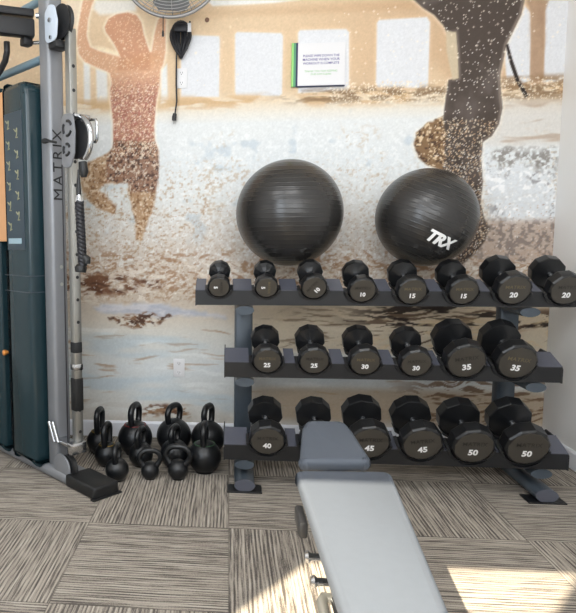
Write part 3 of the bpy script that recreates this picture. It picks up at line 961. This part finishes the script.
PL = Matrix(((1, 0, 0, 0), (0, 0, -1, 0), (0, 1, 0, 0), (0, 0, 0, 1)))     # outline x,z -> plate facing -y
up = MB()
out = rounded([(-.05, -.085), (.045, -.085), (.058, 0), (.035, .075), (-.01, .088), (-.05, .06)], .03)
up.prism(out, .008, Matrix.Translation((-.315, -.052, 2.262)) @ PL, .002)
upo = up.build('pulley_plate', mat('pale blue grey paint', rgb(196, 206, 218), .4), CM, 40)
w = MB(); wheel(w, (-.285, -.01, 2.27), .080, .026); w.build('pulley_wheel', M_cup, CM, 40)
MB().tube([(-.315, -.068, 2.275), (-.315, -.058, 2.275)], .011, 14).build('bolt', M_chrome, upo, 40)
MB().tube([(-.31, -.068, 2.195), (-.31, -.058, 2.195)], .009, 14).build('bolt', M_chrome, upo, 40)
MB().box((-.32, -.01, 2.17), (.07, .08, .035), .006).build('pulley_bracket', M_cup, CM, 40)
# travelling pulley on the rail
sw = MB()
out = rounded([(-.045, -.115), (.02, -.115), (.048, -.06), (.055, .03), (.04, .105), (-.045, .11)], .028)
sw.prism(out, .008, Matrix.Translation((-.195, -.048, 1.705)) @ PL @ Matrix.Scale(1.12, 4), .002)
swo = sw.build('swivel_pulley', M_silver, CM, 40)
for (dx, dz, rx) in ((.004, .052, .034), (-.004, -.045, .026)):
    s = MB()
    for k in range(3):
        a0 = rad(20 + 120 * k)
        s.tube([(-.195 + dx + rx * math.cos(a0 + j * .26), -.0575, 1.705 + dz + rx * math.sin(a0 + j * .26)) for j in range(6)], .007, 8)
    s.build('plate_cutout', M_cup, swo, 40)
MB().box((-.195, -.0, 1.815), (.10, .09, .016), .004).build('carriage_top', M_chrome, swo, 40)
w = MB(); wheel(w, (-.165, -.006, 1.705), .090, .034); w.build('pulley_wheel', M_cup, CM, 40)
g = MB()
arc = [(-.165 + .098 * math.cos(a), -.012, 1.705 + .104 * math.sin(a)) for a in np.linspace(rad(100), rad(-60), 14)]
g.tube(arc, .014, 10); g.build('wheel_guard', M_chrome, CM, 50)
lp = MB()
lp.tube([(-.19, .02, 1.79), (-.11, .02, 1.795), (-.072, .02, 1.79), (-.062, .02, 1.775), (-.062, .02, 1.70), (-.075, .02, 1.688), (-.12, .02, 1.70)], .007, 10)
lp.build('carriage_handle', M_chrome, CM, 50)
kn = MB(); kn.tube([(-.27, -.07, 1.70), (-.31, -.08, 1.71), (-.345, -.085, 1.715), (-.36, -.085, 1.715)], [.006, .006, .014, .012], 14)
kn.build('release_knob', M_cup, CM, 50)
MB().tube([(-.135, -.012, 1.60), (-.13, -.012, 1.555), (-.13, -.012, 1.53)], [.02, .024, .014], 14).build('cable_stop', M_rubber, CM, 50)
cb = MB()
cb.tube([(-.29, .015, 2.20), (-.29, .015, 1.83)], .0035, 8)
cb.tube([(-.285, -.03, 1.60), (-.285, -.03, .13)], .0035, 8)
cb.build('cable', M_cord, CM, 50)
# lower pulley in its half-round guard and the chrome stay that ties rail to column
dg_ = MB(); dg_.lathe([(.0, 0), (.05, 0), (.072, .004), (.074, .012), (0, .014)], 36, Matrix.Translation((-.31, -.062, .072)) @ Matrix.Rotation(-PI / 2, 4, 'X'))
dg_.build('pulley_guard', M_silver, CM, 50)
w = MB(); wheel(w, (-.285, -.03, .078), .066, .03); w.build('pulley_wheel', M_cup, CM, 40)
st = MB()
st.box((-.30, -.02, .205), (.16, .07, .02), .006)
st.tube([(-.405, -.065, .30), (-.365, -.06, .20)], .010, 10)
st.tube([(-.37, -.065, .305), (-.33, -.06, .205)], .010, 10)
st.box((-.235, -.01, .19), (.05, .09, .06), .008)
st.build('rail_bracket', M_chrome, CM, 40)
# shroud round the weight stack
def shroud_part(s0, s1, o0, o1, z0, z1, rt, lt_, bev):
    t = MB()
    t.prism(rounded([(s0, z0), (s1, z0), (s1, z1), (s0, z1)], [.01, .01, rt, lt_]), o1 - o0, Matrix.Translation((0, o1, 0)) @ PL, bev, 3)
    return t
sh = shroud_part(-.716, -.475, -.115, .115, .057, 2.03, .07, .01, .03)
sh.box((-.77, .08, 1.03), (.12, .05, 1.93))
sho = sh.build('shroud', M_shroud, CM, 40)
s2 = shroud_part(-1.42, -.812, -.115, .115, .057, 2.03, .01, .07, .03)
s2.build('shroud', M_shroud, CM, 40)
for z in (1.052, .968):
    MB().box((-.605, 0, z), (.262, .2325, .004), 0.001).build('shroud_seam', M_frame, sho)
pc = MB().box((-.600, -.1165, 1.535), (.180, .003, .70), .001).build('exercise_placard', M_placard, CM)
fg = MB()
for k in range(11):
    x0 = -.655 + (.085 if k % 2 else 0); z0 = 1.83 - k * .052
    a = .5 * math.sin(k * 1.7)
    pts = [(x0 - .016, z0 + .02), (x0, z0 + .006), (x0 + .014, z0 + .018 + .01 * a), (x0 + .012, z0 - .006), (x0 + .002, z0 - .024), (x0 + .02, z0 - .02 - .008 * a)]
    fg.tube([(p[0], -.1188, p[1]) for p in pts[:3]], .0035, 6)
    fg.tube([(p[0], -.1188, p[1]) for p in pts[2:]], .0035, 6)
fg.build('printed_figures', M_yel, pc)
MB().box((-.607, -.1188, 1.232), (.135, .002, .028)).build('printed_strip', mat('pale blue print', rgb(150, 176, 188), .5), pc)
ws = MB()
for k in range(22):
    ws.box((-.773, -.02, .13 + k * .049), (.066, .10, .044), .004)
ws.build('weight_stack', M_iron, CM, 40)
MB().tube([(-.785, -.085, .617), (-.785, -.10, .617), (-.785, -.112, .617), (-.785, -.116, .617)], [.008, .015, .016, .010], 16).build('selector_pin', M_knob, CM, 50)
MB().box((-.764, -.082, 1.62), (.092, .05, .78), .004).build('orange_reflection_strip', M_orange, CM)  # warm reflection between the shroud halves, put in as an orange strip
# top frame
tf = MB()
tf.tube([(-.45, .0, 2.428), (-1.6, 0, 2.428)], .020, 16)
tf.tube([(-.45, .0, 2.145), (-1.6, 0, 2.145)], .021, 16)
tf.build('top_tube', mat('light steel blue paint', rgb(120, 146, 160), .4, metal=.2), CM, 50)
D = Vector((-.36, -.90, 0)).normalized()
RB = Matrix.Rotation(math.atan2(D.y, D.x), 4, 'Z')
S0 = Vector((-.505, -.035, 0))
MB().box(S0 + D * .60 + Vector((0, 0, 2.285)), (1.2, .06, .085), .008, RB).build('cross_beam', M_black, CM, 40)
MB().box(S0 + D * .60 + Vector((0, 0, 2.358)), (1.2, .05, .038), .008, RB).build('pull_up_bar', M_black, CM, 40)
MB().tube([S0 - D * .012 + Vector((0, 0, 2.352)), S0 - D * .06 + Vector((.03, 0.01, 2.352))], .013, 14).build('bolt', M_chrome, CM, 50)
MB().tube([S0 - D * .0 + Vector((-.05, -.02, 2.225)), S0 - D * .06 + Vector((.03, 0.01, 2.228))], .009, 14).build('bolt', M_chrome, CM, 50)
MB().box(S0 + D * .03 + Vector((-.02, 0, 2.225)), (.05, .05, .04), .008).build('bar_clamp', M_cup, CM, 40)
gr = MB()
gr.tube([(-.668, -.1, 2.25), (-.668, -.1, 2.20), (-.69, -.1, 2.16), (-.75, -.1, 2.12), (-.83, -.1, 2.09)], .016, 12)
gr.build('grip_handle', M_cup, CM, 50)

# ------------------------------------------------------------------ rope attachment hanging on the travelling pulley
RP = empty('triceps_rope', (-.698, 2.847, 1.10))
tag(RP, 'black twisted pull rope with rubber ends hanging beside the hole-punched rail', 'pull rope')
rp = MB()
for s in range(3):
    pts = []
    for k in range(67):
        t = k / 66
        z = .315 - t * .30
        cx, cy = .002 + .012 * t, -.004 - .006 * t
        a = 2 * PI * (t * 5.5 + s / 3)
        pts.append((cx + .0105 * math.cos(a), cy + .0105 * math.sin(a), z))
    rp.tube(pts, .0125, 8)
rp.build('twisted_rope', M_cord, RP, 60)
MB().tube([(.002, -.004, .312), (.001, -.004, .326), (0, -.004, .345)], [.021, .019, .012], 16).build('ferrule', M_chrome, RP, 50)
MB().tube([(0, -.004, .340), (0, -.004, .372), (.0, .0, .46)], [.013, .012, .004], 12).build('swivel_hook', M_cup, RP, 50)
MB().tube([(.022, -.012, .058), (.034, -.014, .045), (.036, -.014, .022)], [.016, .021, .016], 16).build('rubber_end', M_rubber, RP, 50)
MB().tube([(.006, -.012, .022), (.006, -.012, .008), (.004, -.012, -.016)], [.018, .030, .026], 18).build('rubber_end', M_rubber, RP, 50)

# ------------------------------------------------------------------ wall fan with its cord
FN = empty('wall_fan', (-.318, 3.742, 2.75))
tag(FN, 'round grey wall fan at the top edge of the photo with black cord', 'wall fan')
tiltM = Matrix.Translation((0, -.242, 0)) @ Matrix.Rotation(rad(6), 4, 'X')
def cage(sign, nspoke, nring, depth, rw):
    t = MB()
    R_ = .285
    for k in range(nspoke):
        a = 2 * PI * k / nspoke
        pts = []
        for j in range(6):
            q = j / 5
            r_ = .05 + (R_ - .05) * q
            pts.append(tiltM @ Vector((r_ * math.cos(a), sign * depth * math.sqrt(max(0, 1 - q ** 3)), r_ * math.sin(a))))
        t.tube(pts, rw, 5)
    for k in range(nring):
        q = (k + 1) / (nring + 1)
        r_ = .05 + (R_ - .05) * q
        t.tube([tiltM @ Vector((r_ * math.cos(2 * PI * j / 48), sign * depth * math.sqrt(1 - q ** 3), r_ * math.sin(2 * PI * j / 48))) for j in range(48)], rw, 5, closed=True)
    return t
cage(-1, 16, 15, .075, .0019).build('front_grille', M_grey, FN, 60)
cage(1, 40, 8, .065, .0016).build('rear_grille', M_grey, FN, 60)
rim = MB(); rim.tube([tiltM @ Vector((.288 * math.cos(2 * PI * j / 64), 0, .288 * math.sin(2 * PI * j / 64))) for j in range(64)], .010, 10, closed=True)
rim.build('rim', M_grey, FN, 60)
for k in range(3):
    a0 = 2 * PI * k / 3 + .5
    t = bmesh.new()
    secs = []
    for r_, w_, tw in ((.05, .05, .5), (.14, .16, .4), (.22, .2, .3), (.255, .14, .25)):
        row_ = []
        for side in (-1, 1):
            for th in (-.003, .003):
                row_.append((r_, side, th, w_, tw))
        secs.append(row_)
    bl = MB()
    rings = []
    for r_, w_, tw in ((.05, .05, .5), (.14, .16, .4), (.22, .2, .3), (.255, .14, .25)):
        ring = []
        for side, th in ((-1, -.002), (1, -.002), (1, .002), (-1, .002)):
            lx = side * w_ / 2
            p = Vector((r_ * math.cos(a0) - lx * math.sin(a0), lx * math.sin(tw) + th, r_ * math.sin(a0) + lx * math.cos(a0)))
            ring.append(tiltM @ p)
        rings.append(ring)
    bl.loft(rings)
    bl.build('blade', M_blade, FN, 60)
    t.free()
hb = MB(); hb.tube([tiltM @ Vector((0, y, 0)) for y in (-.085, -.08, -.02, .07, .13)], [.04, .05, .06, .075, .06], 28); hb.build('motor_hub', M_grey, FN, 50)
bk = MB(); bk.box((0, -.008, -.02), (.10, .016, .20), .004); bk.tube([(0, -.01, -.02), (0, -.10, 0), (0, -.16, 0.005)], .022, 14); bk.build('wall_bracket', M_grey, FN, 50)
MB().tube([(-.05, -.235, -.29), (-.051, -.236, -.36), (-.051, -.236, -.372), (-.051, -.236, -.395)], [.0025, .0025, .006, .007], 10).build('pull_chain', M_cord, FN, 50)
cd = MB()
for k in range(9):
    w_ = .012 + .0082 * k
    hh = .17 + .006 * ((k * 5) % 4)
    dx = .030 + .002 * ((k * 3) % 4)
    y_ = -.026 - .0035 * ((k * 7) % 5)
    zt = -.25 - .004 * ((k * 3) % 5)
    pts = []
    for j in range(28):
        a = 2 * PI * j / 28
        taper = 1 - .55 * (0.5 - .5 * math.sin(a))
        pts.append((dx + w_ * math.cos(a) * taper, y_ + .006 * math.sin(3 * a), zt - hh / 2 + hh / 2 * math.sin(a)))
    cd.tube(pts, .0062, 7, closed=True)
cd.tube([(.036, -.03, -.40), (.055, -.03, -.425), (.068, -.03, -.40), (.075, -.03, -.33), (.085, -.03, -.25)], .0055, 7)
cd.box((.033, -.045, -.29), (.085, .02, .05), .01)
cd.tube([(.012, -.03, -.36), (.006, -.03, -.45), (.004, -.03, -.60), (.007, -.03, -.70), (-.004, -.03, -.775)], .0048, 8)
cd.tube([(-.004, -.03, -.77), (-.008, -.03, -.79), (-.009, -.03, -.81)], [.011, .014, .013], 12)
for s in (-.005, .005):
    cd.box((-.009 + s, -.03, -.82), (.002, .006, .02))
cdo = cd.build('power_cord', M_cord, FN, 60)
tag(cdo, 'black cord wound in a bundle with a hanging plug')
MB().box((.082, -.048, -.29), (.022, .004, .05), .001).build('cord_tag', M_plate, cdo)

# ------------------------------------------------------------------ sign, outlets
SG = empty('wall_sign', (.508, YB, 2.24))
tag(SG, 'white printed notice board with green and navy edge stripes on the mural', 'sign')
MB().box((.016, -.008, 0), (.268, .016, .236), .001).build('board', M_plate, SG)
for x0, w_, m_ in ((-.1475, .011, mat('light green print', rgb(150, 214, 120), .5)), (-.1355, .013, mat('mid green print', rgb(84, 150, 110), .5)), (-.1235, .011, mat('navy print', rgb(36, 42, 78), .5))):
    MB().box((x0, -.0085, 0), (w_, .017, .244), .0005).build('edge_stripe', m_, SG)
MB().box((.014, -.0085, -.1225), (.272, .0175, .004)).build('bottom_edge', bpy.data.materials['navy print'], SG)
def fit(me, width):
    x = [v.co.x for v in me.vertices]
    return width / (max(x) - min(x))
LT = MB()
for s, z in (('PLEASE WIPE DOWN THE', .047), ('MACHINE WHEN YOUR', .026), ('WORKOUT IS COMPLETE', .005)):
    me = text_mesh(s, 1.0, .01, bold=.012)
    k = .0208
    k = min(k, fit(me, .205)) if len(s) > 17 else .0195
    LT.mesh(me, Matrix.Translation((.014, -.0166, z)) @ FACE @ Matrix.Scale(k, 4))
LT.build('lettering', mat('violet ink', rgb(92, 84, 150), .5), SG)
LT = MB()
for s, z, wd in (('THANK YOU FOR KEEPING', -.039, .185), ('OUR GYM CLEAN', -.056, .115)):
    me = text_mesh(s, 1.0, .01, bold=.0)
    LT.mesh(me, Matrix.Translation((.014, -.0166, z)) @ FACE @ Matrix.Scale(fit(me, wd), 4))
LT.build('lettering', mat('green ink', rgb(130, 190, 120), .5), SG)

def outlet(x, z, label):
    r_ = empty('wall_outlet', (x, YB, z))
    tag(r_, label, 'outlet')
    MB().box((0, -.003, 0), (.07, .006, .114), .002).build('cover_plate', M_plate, r_, 40)
    for dz in (.0285, -.0285):
        s = MB(); s.prism(rounded([(-.016, -.014), (.016, -.014), (.016, .014), (-.016, .014)], .010), .002, Matrix.Translation((0, -.006, dz)) @ PL)
        so = s.build('socket', M_plate, r_, 40)
        for dx in (-.006, .006):
            MB().box((dx, -.0083, dz + .003), (.0022, .001, .009)).build('slot', M_slot, so)
        MB().tube([(0, -.008, dz - .007), (0, -.0088, dz - .007)], .0025, 10).build('slot', M_slot, so)
    return r_
outlet(-.303, .445, 'white outlet low on the wall, above the kettlebells')
outlet(-.285, 2.187, 'white outlet high on the wall, behind the hanging fan cord')
hk = MB(); hk.tube([(0, 0, 0), (0, -.006, 0), (0, -.008, 0)], [.013, .013, .009], 18)
hko = hk.build('wall_plug', mat('brown plastic cap', rgb(120, 88, 70), .5), None, 40)
hko.location = (-.135, YB, 2.513)
tag(hko, 'small round brown cap on the wall right of the fan', 'wall cap')

# ------------------------------------------------------------------ light
def area(name, loc, target, sx, sy, power, col=(1, 1, 1)):
    l = bpy.data.lights.new(name, 'AREA')
    l.shape = 'RECTANGLE'; l.size = sx; l.size_y = sy; l.energy = power; l.color = col
    o = bpy.data.objects.new(name, l)
    o.location = loc
    dv = Vector(target) - Vector(loc)
    o.rotation_euler = dv.to_track_quat('-Z', 'Y').to_euler()
    COL.objects.link(o)
    return o
sun = bpy.data.lights.new('sun', 'SUN')
sun.energy = 19.0; sun.angle = rad(.6); sun.color = (1.0, .88, .68)
so = bpy.data.objects.new('sun', sun)
el = rad(43.5)
dv = Vector((.62 * math.cos(el), .785 * math.cos(el), -math.sin(el)))
so.rotation_euler = dv.to_track_quat('-Z', 'Y').to_euler()
so.location = (-3, -3, 5)
COL.objects.link(so)
# daylight of the sky through the tall window
area('window_and_fill_light', (-1.30, YF + .03, 2.1), (-1.30, 5, 2.1), .94, 2.0, 42, (.86, .93, 1.0))
area('window_and_fill_light', (.65, YF + .03, 2.2), (.65, 5, 2.2), 2.2, 1.6, 40, (.92, .96, 1.0))  # added soft fill on the front wall, with no opening behind it
# ceiling lamps of the gym
area('ceiling_lamp', (.35, 1.0, ZC - .01), (.35, 1.0, 0), 1.2, .7, 22, (1, .99, .98))
area('ceiling_lamp', (-1.3, 1.0, ZC - .01), (-1.3, 1.0, 0), 1.2, .7, 22, (1, .99, .98))

w = bpy.data.worlds.new('sky')
w.use_nodes = True
w.node_tree.nodes['Background'].inputs[0].default_value = (.75, .86, 1, 1)
w.node_tree.nodes['Background'].inputs[1].default_value = 1.5
SC.world = w

# ------------------------------------------------------------------ camera
H, PITCH, YAW, ROLL = 1.2224, rad(5.979), rad(5.653), rad(-.21)
F = Vector((-math.sin(YAW) * math.cos(PITCH), math.cos(YAW) * math.cos(PITCH), -math.sin(PITCH)))
Rv = Vector((math.cos(YAW), math.sin(YAW), 0)); Uv = Rv.cross(F)
R2 = Rv * math.cos(ROLL) + Uv * math.sin(ROLL); U2 = Uv * math.cos(ROLL) - Rv * math.sin(ROLL)
cam = bpy.data.cameras.new('camera')
cam.sensor_fit = 'HORIZONTAL'; cam.sensor_width = 36.0
cam.lens = 613 * 36 / 576; cam.shift_x = (288 - 168) / 576; cam.clip_start = .02
co = bpy.data.objects.new('camera', cam)
co.matrix_world = Matrix(((R2.x, U2.x, -F.x, 0), (R2.y, U2.y, -F.y, 0), (R2.z, U2.z, -F.z, H), (0, 0, 0, 1)))
COL.objects.link(co)
SC.camera = co

vs = SC.view_settings
SC.display_settings.display_device = 'sRGB'
vs.view_transform = 'Standard'; vs.look = 'None'; vs.gamma = 1.0; vs.exposure = 0.03; vs.use_curve_mapping = False
SC.cycles.use_denoising = True
SC.cycles.max_bounces = 8
SC.cycles.diffuse_bounces = 5
SC.cycles.sample_clamp_indirect = 6
